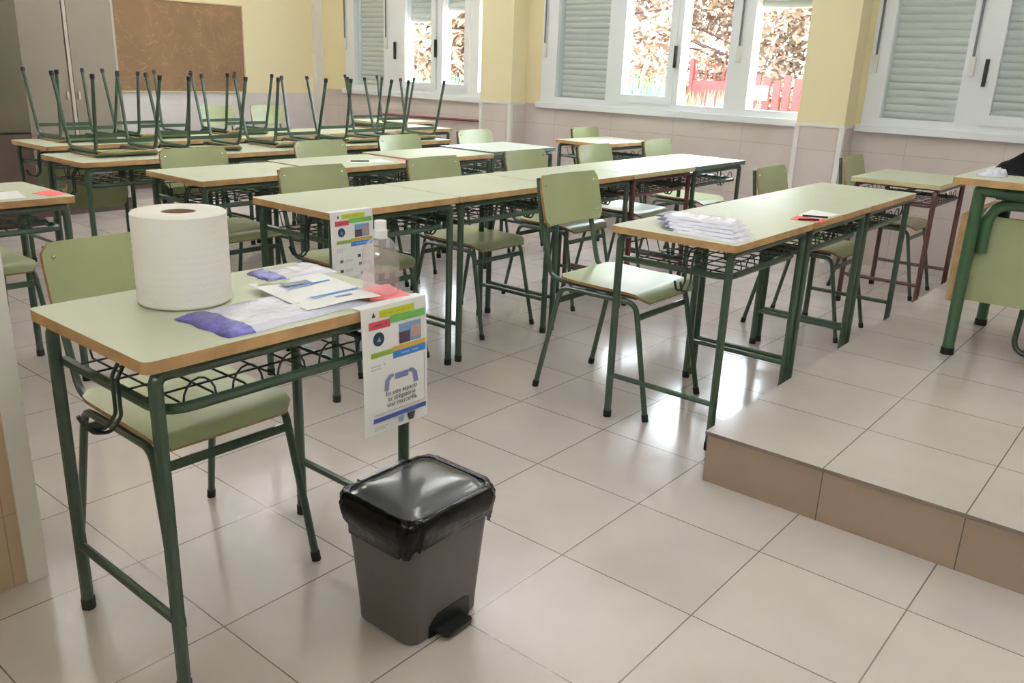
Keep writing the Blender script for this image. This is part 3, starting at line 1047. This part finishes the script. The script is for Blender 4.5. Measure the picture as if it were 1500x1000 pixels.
def poster(loc, label, big=True, tilt=0.0, W_=.205, H_=.31):
    """sheet hanging from desk edge; u along +y, v up, front faces +x"""
    root = empty('poster', loc)
    root.rotation_euler = (tilt, radians(-2.0), 0)
    tag(root, label, 'poster', 'hanging posters')
    M_ = Matrix(((0, 0, 1, 0), (1, 0, 0, 0), (0, 1, 0, 0), (0, 0, 0, 1)))   # (u,v,n) -> (y,z,x)
    def rect(name, u0, v0, u1, v1, mt, z=.0006, par=root):
        g = MB().box((u0, v0, z), (u1, v1, z + .0003))
        g.bm.transform(M_)
        return g.build(name, mt, par, smooth=False)
    def quad(name, pts, mt, z=.0006):
        g = MB().prism(pts, z, z + .0003)
        g.bm.transform(M_)
        return g.build(name, mt, root, smooth=False)
    w_, h_ = W_, H_
    g = MB()
    def sh(u, v):
        # folds over the desk edge at the top
        yy = (u + 1) / 2 * w_
        s = (1 - v) / 2 * (h_ + .035)
        if s < .035:
            return Vector((-.035 + s + .001, yy, .0015))
        t_ = s - .035
        return Vector((.002 + .0015 * sin(t_ * 14), yy, -t_))
    g.shell(sh, 6, 30, .0006)
    g.build('sheet', 'paper', root, sharp=60)
    def V(f): return -h_ * f
    def U(f): return w_ * f
    z = .0040
    rect('yellow_band', U(.26), V(.085), U(.80), V(.03), 'ink_yellow', z)
    rect('green_band', U(.42), V(.145), U(.97), V(.09), 'ink_green', z)
    rect('red_band', U(.10), V(.165), U(.42), V(.105), 'ink_red', z)
    quad('tree_mark', [(U(.15), V(.07)), (U(.20), V(.07)), (U(.175), V(.03))], 'ink_black', z)
    cpts = [(U(.24) + .017 * cos(a), V(.245) + .017 * sin(a)) for a in [2 * pi * k_ / 20 for k_ in range(20)]]
    quad('badge', cpts, 'ink_badge', z)
    quad('badge_mark', [(U(.21), V(.265)), (U(.27), V(.265)), (U(.25), V(.225))], 'ink_lightblue', z + .0005)
    ph_ = rect('photo', U(.55), V(.325), U(.90), V(.17), 'ink_lightblue', z)
    rect('photo_dark', U(.55), V(.325), U(.72), V(.235), 'ink_plum', z + .0005, root)
    rect('photo_warm', U(.74), V(.30), U(.90), V(.205), 'ink_skin', z + .0005, root)
    rect('olive_band', U(.12), V(.385), U(.45), V(.345), 'ink_olive', z)
    rect('ochre_band', U(.45), V(.372), U(.97), V(.335), 'ink_ochre', z)
    rect('blue_band', U(.45), V(.43), U(.97), V(.374), 'ink_blue', z)
    for (u0, u1, vv, c_) in ((.32, .74, .058, 'ink_olive'), (.56, .93, .118, 'ink_olive'), (.16, .38, .136, 'ink_plum'), (.17, .42, .366, 'ink_green'), (.58, .86, .402, 'ink_pale'), (.12, .34, .45, 'ink_pale'), (.12, .30, .475, 'ink_pale')):
        n = int((u1 - u0) / .035)
        for i in range(n):
            a = u0 + (u1 - u0) * i / n
            if i % 5 == 4: continue
            rect('text_mark', U(a), V(vv + .006), U(a + .022), V(vv - .006), c_, z + .0005)
    if big:
        # two arms holding a mask above three printed lines
        left = [(U(.30), V(.67)), (U(.37), V(.67)), (U(.38), V(.60)), (U(.42), V(.575)), (U(.46), V(.57)), (U(.44), V(.545)), (U(.38), V(.55)), (U(.32), V(.59))]
        quad('arm_mark', left, 'ink_arm', z)
        quad('arm_mark', [(U(1.14) - a, b_) for a, b_ in left][::-1], 'ink_arm', z)
        rect('mask_mark', U(.47), V(.60), U(.68), V(.552), 'ink_arm', z)
        for i, s in enumerate(('En este espacio', 'es obligatorio', 'usar mascarilla')):
            text_mesh(root, s, .0165, U(.57), V(.715 + i * .046), M_ @ Matrix.Translation((0, 0, z - .0006)), 'ink_black')
        rect('border_line', U(.13), V(.845), U(.95), V(.842), 'ink_grey', z)
        rect('border_line', U(.945), V(.842), U(.95), V(.45), 'ink_grey', z)
        rect('navy_band', U(.12), V(.905), U(.96), V(.87), 'ink_navy', z)
        quad('cup_mark', [(U(.52), V(.965)), (U(.58), V(.965)), (U(.60), V(.92)), (U(.50), V(.92))], 'ink_lightblue', z)
        quad('bin_mark', [(U(.67), V(.975)), (U(.75), V(.975)), (U(.78), V(.915)), (U(.65), V(.915))], 'ink_black', z)
        rect('text_mark', U(.13), V(.948), U(.33), V(.943), 'ink_pale', z)
        rect('text_mark', U(.13), V(.965), U(.30), V(.96), 'ink_pale', z)
    else:
        for (u_, v_) in ((.18, .58), (.18, .70), (.60, .54), (.62, .64), (.34, .80), (.66, .76)):
            rect('icon_mark', U(u_), V(v_ + .035), U(u_ + .07), V(v_), 'ink_black' if v_ in (.54, .70) else 'ink_grey', z)
            for i in range(3):
                rect('text_mark', U(u_ + .11), V(v_ + .008 + i * .013), U(u_ + .30), V(v_ + .003 + i * .013), 'ink_pale', z)
    return root


poster((-.2385, -.515, DZ + .001), 'white poster with arms and a mask hanging from the nearest desk corner', True)
poster((-1.2985, .245, DZ + .001), 'white poster with small icons hanging from the middle-row desk behind the bottle', False)


# ------------------------------------------------------------------ other table items
for i in range(5):
    packet('mask_packet', -.275 + .028 * i, 1.145 - .030 * i, .072, .150, radians(-84 - 3 * i), DZ + .0072 * (4 - i), .0060, .040, 20 + i,
           ['topmost', 'second from the top', 'middle', 'second from the bottom', 'lowest'][i] + ' packet of masks in the stack on the packet desk', 'stacked mask packets', 'dark_film')
rc = flat(None, 'card', [(-.105, 1.60), (.012, 1.63), (-.02, 1.78), (-.125, 1.74)], DZ + .0005, 'card_red', .001)
tag(rc, 'red card at the edge of the desk along the platform', 'card')
pw = flat(None, 'paper_sheet', [(-.12, 1.72), (-.02, 1.70), (.0 - .01, 1.90), (-.14, 1.93)], DZ + .0018, 'paper', .0005)
tag(pw, 'small white paper beside the red card on the desk along the platform', 'paper')
pen = MB().tube([(-.095, 1.705, DZ + .0065), (.02 - .025, 1.745, DZ + .0065)], .004, seg=7).build('pen', 'black')
tag(pen, 'black pen lying across the red card and the white paper', 'pen')
pen = MB().tube([(-.07, 1.60, DZ + .0057), (-.01, 1.66, DZ + .0057)], .004, seg=7).build('pen', 'black')
tag(pen, 'black pen on the near edge of the red card', 'pen')
tag(flat(None, 'paper_sheet', [(-2.42, -.66), (-2.25, -.64), (-2.25, -.42), (-2.44, -.38)], DZ + .0005, 'paper', .0008), 'white paper on the desk at the left edge', 'paper')
tag(flat(None, 'card', [(-2.35, -.36), (-2.24, -.335), (-2.27, -.265), (-2.40, -.275)], DZ + .0005, 'card_red', .0012), 'red card on the corner of the desk at the left edge', 'card')
tag(flat(None, 'paper_sheet', [(-2.60, 1.40), (-2.50, 1.38), (-2.43, 1.62), (-2.60, 1.66)], DZ + .0005, 'paper', .0008), 'white paper on the third-row desk', 'paper')
pen = MB().tube([(-2.57, 1.41, DZ + .0055), (-2.52, 1.50, DZ + .0055)], .004, seg=7).build('pen', 'black')
tag(pen, 'black pen lying on the white paper of the third row', 'pen')
tag(flat(None, 'card', [(-2.50, 1.70), (-2.43, 1.72), (-2.44, 1.79 - .03), (-2.56, 1.77 - .03)], DZ + .0005, 'card_pink', .0008), 'pink card on the third-row desk right of the white paper', 'card')
bx = MB().prism(rrect(-3.40, 1.34, .05, .075, .02), .648, .70).build('white_box', 'cap_white')
tag(bx, 'white pack with dark marks lying in a desk basket below the upturned chairs', 'pack')
for yy in (1.33, 1.37):
    MB().obox((-3.3485, yy, .675), (.0008, 0, 0), (0, .009, 0), (0, 0, .010)).build('dark_mark', 'ink_navy', bx, smooth=False)
tag(MB().box((-4.42, 1.02, DZ + .0005), (-4.36, 1.09, DZ + .012)).build('folder', 'teal', bevel=0.001) if False else
    MB().box((-4.10, .93, DZ + .0005), (-4.075, 1.08, DZ + .02)).build('folder', 'teal', bevel=0.001), 'teal folder on the leftmost desk of the farther row', 'folder')

# ------------------------------------------------------------------ pedal bin
bn = empty('pedal_bin', (-.112, -.452, 0))
tag(bn, 'grey plastic pedal bin with a black bag under its lid, on the floor', 'bin')
lo = []
for z, hx, hy, r in ((.0, .094, .114, .030), (.006, .098, .118, .032), (.05, .1005, .1205, .034), (.30, .118, .138, .036), (.322, .1195, .1395, .036), (.322, .114, .134, .033), (.02, .092, .112, .028)):
    lo.append([(x, y, z) for x, y in rrect(0, 0, hx, hy, r)])
body = MB().loft(lo, True, True).build('body', 'bin_grey', bn, sharp=50)
# black recess with pedal on the +x face
MB().loft([[(.0975 + d_, y, z) for y, z in [(-.062, .004), (.075, .004), (.075, .052), (.062, .060), (-.035, .060), (-.062, .035)]] for d_ in (0, .0055)]).build('pedal_recess', 'black', bn, smooth=False)
MB().loft([[(x, y, z) for x, y in rrect(.118, .004, .024, .048, .015)] for z in (.012, .020)]).build('pedal', 'black', bn)
# bag skirt
n = 72
loops = []
rnd = random.Random(4)
ph = [rnd.uniform(0, 6) for _ in range(5)]
base_out = rrect(0, 0, .1235, .1435, .042, n=17)
n = len(base_out)
for li, (z, g) in enumerate(((.3455, -.012), (.3465, -.004), (.342, .0055), (.330, .010), (.315, .0125), (.300, .010), (.284, .006), (.268, .002), (.260, .000))):
    L_ = []
    for k_, (x, y) in enumerate(base_out):
        a = 2 * pi * k_ / n
        d_ = g + (.0035 * sin(11 * a + ph[0] + li) * sin(5 * a + ph[1]) + .002 * sin(23 * a + li * 1.3)) * (1 if li > 2 else .15)
        rr = math.hypot(x, y)
        zz = z + (.012 * sin(3 * a + ph[2]) + .006 * sin(9 * a + ph[3])) * (li / 8)
        L_.append((x * (1 + d_ / rr), y * (1 + d_ / rr), zz))
    loops.append(L_)
MB().loft(loops, False, False).build('bin_bag', 'bag_black', bn, sharp=80)
# lid: rim, then raised panel
lid = MB().loft([[(x, y, z) for x, y in rrect(0, 0, hx, hy, r)] for z, hx, hy, r in
                 ((.322, .122, .142, .040), (.330, .1255, .1455, .042), (.338, .1245, .1445, .042), (.342, .119, .139, .040), (.342, .104, .124, .034),
                  (.352, .098, .118, .034), (.360, .085, .105, .034), (.3645, .060, .080, .03), (.366, .03, .04, .02))]).build('lid', 'bin_lid', bn, sharp=60)
MB().box((-.134, -.075, .318), (-.118, .075, .345)).build('hinge', 'bin_lid', bn, smooth=False, bevel=0.004)

# ------------------------------------------------------------------ added uplights, unseen, throwing fill light up to the ceiling
for i, (lx, ly) in enumerate(ADDED_UPLIGHTS):
    cr = empty('added_uplight', (lx, ly, CEIL_Z))
    cr['kind'] = 'structure'
    t_ = MB().box((-.60, -.07, -.46), (.60, .07, -.44)).box((-.60, -.07, -.44), (.60, -.062, -.39)).box((-.60, .062, -.44), (.60, .07, -.39))
    t_.build('uplight_trough', 'white_alu', cr, smooth=False)
    for sx in (-.5, .5):
        MB().tube([(sx, 0, -.44), (sx, 0, 0)], .004, seg=6).build('uplight_rod', 'white_alu', cr)
    MB().tube([(-.58, 0, -.42), (.58, 0, -.42)], .014, seg=10).build('uplight_tube', 'uplight_glow', cr)
    ld = bpy.data.lights.new('uplight_fill', 'AREA')
    ld.shape = 'RECTANGLE'
    ld.size = 1.16
    ld.size_y = .10
    ld.energy = UPLIGHT_W * (2.2 if lx < -4 else (0.8 if (lx > 0 and ly < 1) else 1.0))
    ld.color = (0.91, 0.945, 1.0)
    lo_ = bpy.data.objects.new('uplight_fill', ld)
    COL.objects.link(lo_)
    lo_.parent = cr
    lo_.location = (0, 0, -.395)
    lo_.rotation_euler = (pi, 0, 0)

# sky portals in the window openings (sampling aid for the daylight)
for (a, b_) in WIN:
    ld = bpy.data.lights.new('window_portal', 'AREA')
    ld.shape = 'RECTANGLE'
    ld.size = b_ - a
    ld.size_y = WZ1 - WZ0
    ld.cycles.is_portal = True
    o = bpy.data.objects.new('window_portal', ld)
    COL.objects.link(o)
    o.location = ((a + b_) / 2, Y1 + WT + .02, (WZ0 + WZ1) / 2)
    o.rotation_euler = (-pi / 2, 0, 0)

ld = bpy.data.lights.new('window_portal', 'AREA')  # portal of the added window behind the camera
ld.shape = 'RECTANGLE'
ld.size = NW[1] - NW[0]
ld.size_y = NW[3] - NW[2]
ld.cycles.is_portal = True
o = bpy.data.objects.new('window_portal', ld)
COL.objects.link(o)
o.location = ((NW[0] + NW[1]) / 2, Y0 - .32, (NW[2] + NW[3]) / 2)
o.rotation_euler = (pi / 2, 0, 0)

# ------------------------------------------------------------------ outside
MB().box((-30, Y1 + WT, -.35), (12, 34, -.15)).build('ground', 'soil', kind='structure', smooth=False)


def leaf_cluster(m_, c, rad, n, size, rnd, up_=False, sq=(1, 1, 1)):
    for _ in range(n):
        d = Vector((rnd.gauss(0, 1), rnd.gauss(0, 1), rnd.gauss(0, 1))).normalized() * rad * (rnd.random() ** .4)
        p_ = Vector(c) + Vector((d.x * sq[0], d.y * sq[1], d.z * sq[2]))
        a = Vector((rnd.gauss(0, 1), rnd.gauss(0, 1), rnd.gauss(0, .6))).normalized()
        b_ = a.orthogonal().normalized()
        s = size * rnd.uniform(.6, 1.3)
        v = [m_.bm.verts.new(p_ + a * s), m_.bm.verts.new(p_ + b_ * s * .4), m_.bm.verts.new(p_ - a * s), m_.bm.verts.new(p_ - b_ * s * .4)]
        m_._f(v)


def tree(x, y, h, crown, mt, label, seed):
    rnd = random.Random(seed)
    root = empty('tree', (x, y, -.15))
    tag(root, label, 'tree', 'trees beyond the windows')
    t = MB().tube([(0, 0, 0), (.1, .05, h * .4), (-.05, .1, h * .8)], [.16, .12, .05], seg=8)
    for k_ in range(12):
        a = rnd.uniform(0, 2 * pi)
        z = rnd.uniform(.15, .8) * h
        t.tube([(0, 0, z), (crown * .5 * cos(a), crown * .5 * sin(a), z + .3), (crown * .9 * cos(a), crown * .9 * sin(a), z + .4)], .03, seg=5)
    t.build('trunk', 'bark', root)
    l = MB()
    for k_ in range(58):
        a = rnd.uniform(0, 2 * pi)
        z = rnd.uniform(.10, 1.0)
        rr = crown * rnd.uniform(.2, 1) * (1 - .5 * max(0, z - .6))
        leaf_cluster(l, (rr * cos(a), rr * sin(a), z * h), .50, 120, .10, rnd)
    l.build('crown', mt, root, smooth=False)


def spiky(x, y, n, h, label, seed):
    rnd = random.Random(seed)
    g = MB()
    for _ in range(n):
        bx_ = rnd.uniform(-.7, .7); by_ = rnd.uniform(-.3, .3)
        dx, dy = rnd.uniform(-.25, .25), rnd.uniform(-.2, .2)
        hh = h * rnd.uniform(.6, 1)
        w_ = .022
        v = [g.bm.verts.new((bx_ - w_, by_, 0)), g.bm.verts.new((bx_ + w_, by_, 0)), g.bm.verts.new((bx_ + dx * .4 + w_, by_ + dy * .4, hh * .6)),
             g.bm.verts.new((bx_ + dx, by_ + dy, hh)), g.bm.verts.new((bx_ + dx * .4 - w_, by_ + dy * .4, hh * .6))]
        g._f(v)
    o = g.build('spiky_shrub', 'leaf_green', None, smooth=False)
    o.location = (x, y, -.15)
    tag(o, label, 'shrub', 'shrubs outside the windows')


tree(-9.6, 14.0, 4.6, 1.7, 'foliage_dry', 'pale dry tree behind the red gate, left part of the middle window', 1)
tree(-7.6, 16.2, 5.2, 2.0, 'foliage_dry', 'pale dry tree straight above the red gate', 2)
tree(-5.3, 15.6, 4.8, 1.8, 'foliage_dry', 'pale dry tree seen through the right pane of the middle window', 3)
tree(-3.0, 17.0, 5.0, 2.0, 'foliage_dry', 'dry tree right of the red fence outside', 4)
tree(-12.6, 15.0, 4.6, 1.9, 'foliage', 'green-brown tree between the two open windows', 5)
tree(-13.4, 10.6, 3.6, 1.5, 'foliage', 'leafy green tree seen through the back left window', 6)
tree(-10.6, 10.9, 2.8, 1.1, 'foliage_dry', 'brown tree at the right side of the back left window', 7)
tree(-17.0, 12.5, 4.2, 2.0, 'foliage', 'far green tree seen through the back left window', 8)
hg = MB()
_r = random.Random(77)
for k_ in range(420):
    leaf_cluster(hg, (_r.uniform(-26, 2), _r.uniform(20, 21.2), _r.uniform(-.1, 6.0)), .75, 34, .17, _r)
hg = hg.build('hedge', 'foliage_dry', None, smooth=False)
tag(hg, 'tall dry hedge closing the view behind the trees outside', 'hedge')
spiky(-6.1, 10.0, 420, 1.50, 'spiky green shrub seen in the second pane of the middle window', 11)
spiky(-5.0, 10.1, 380, 1.27, 'spiky green shrub in front of the red gate', 12)
spiky(-9.6, 9.2, 380, 1.35, 'spiky green shrub seen low in the back left window', 13)
spiky(-11.2, 9.4, 380, 1.2, 'light green shrub at the left of the back left window', 14)
gt = empty('red_gate', (-6.7, 14.0, -.15))
tag(gt, 'red metal gate outside the middle window', 'gate')
MB().box((-.55, -.03, .1), (.35, .03, 1.35)).build('gate_panel', 'gate_red', gt, smooth=False)
MB().box((-.62, -.05, 0), (-.54, .05, 1.75)).build('gate_post', 'gate_red', gt, smooth=False)
MB().box((.35, -.05, 0), (.43, .05, 1.75)).build('gate_post', 'gate_red', gt, smooth=False)
for k_ in range(5):
    MB().tube([(-.48 + k_ * .19, 0, 1.35), (-.48 + k_ * .19, 0, 1.72)], .015, seg=6).build('gate_bar', 'gate_red', gt)
fe = empty('red_fence', (-5.6, 13.6, -.15))
tag(fe, 'red slatted fence seen through the right pane of the middle window', 'fence')
for k_ in range(8):
    MB().box((-.75 + k_ * .19, -.02, 0), (-.62 + k_ * .19, .02, 1.5 - .05 * (k_ % 3))).build('fence_board', 'gate_red', fe, smooth=False)
MB().box((-.8, .02, .5), (.85, .05, .58)).build('fence_rail', 'gate_red', fe, smooth=False)
MB().box((-.18, -.05, 1.05), (.12, -.03, 1.30)).build('white_sign', 'paper', fe, smooth=False)
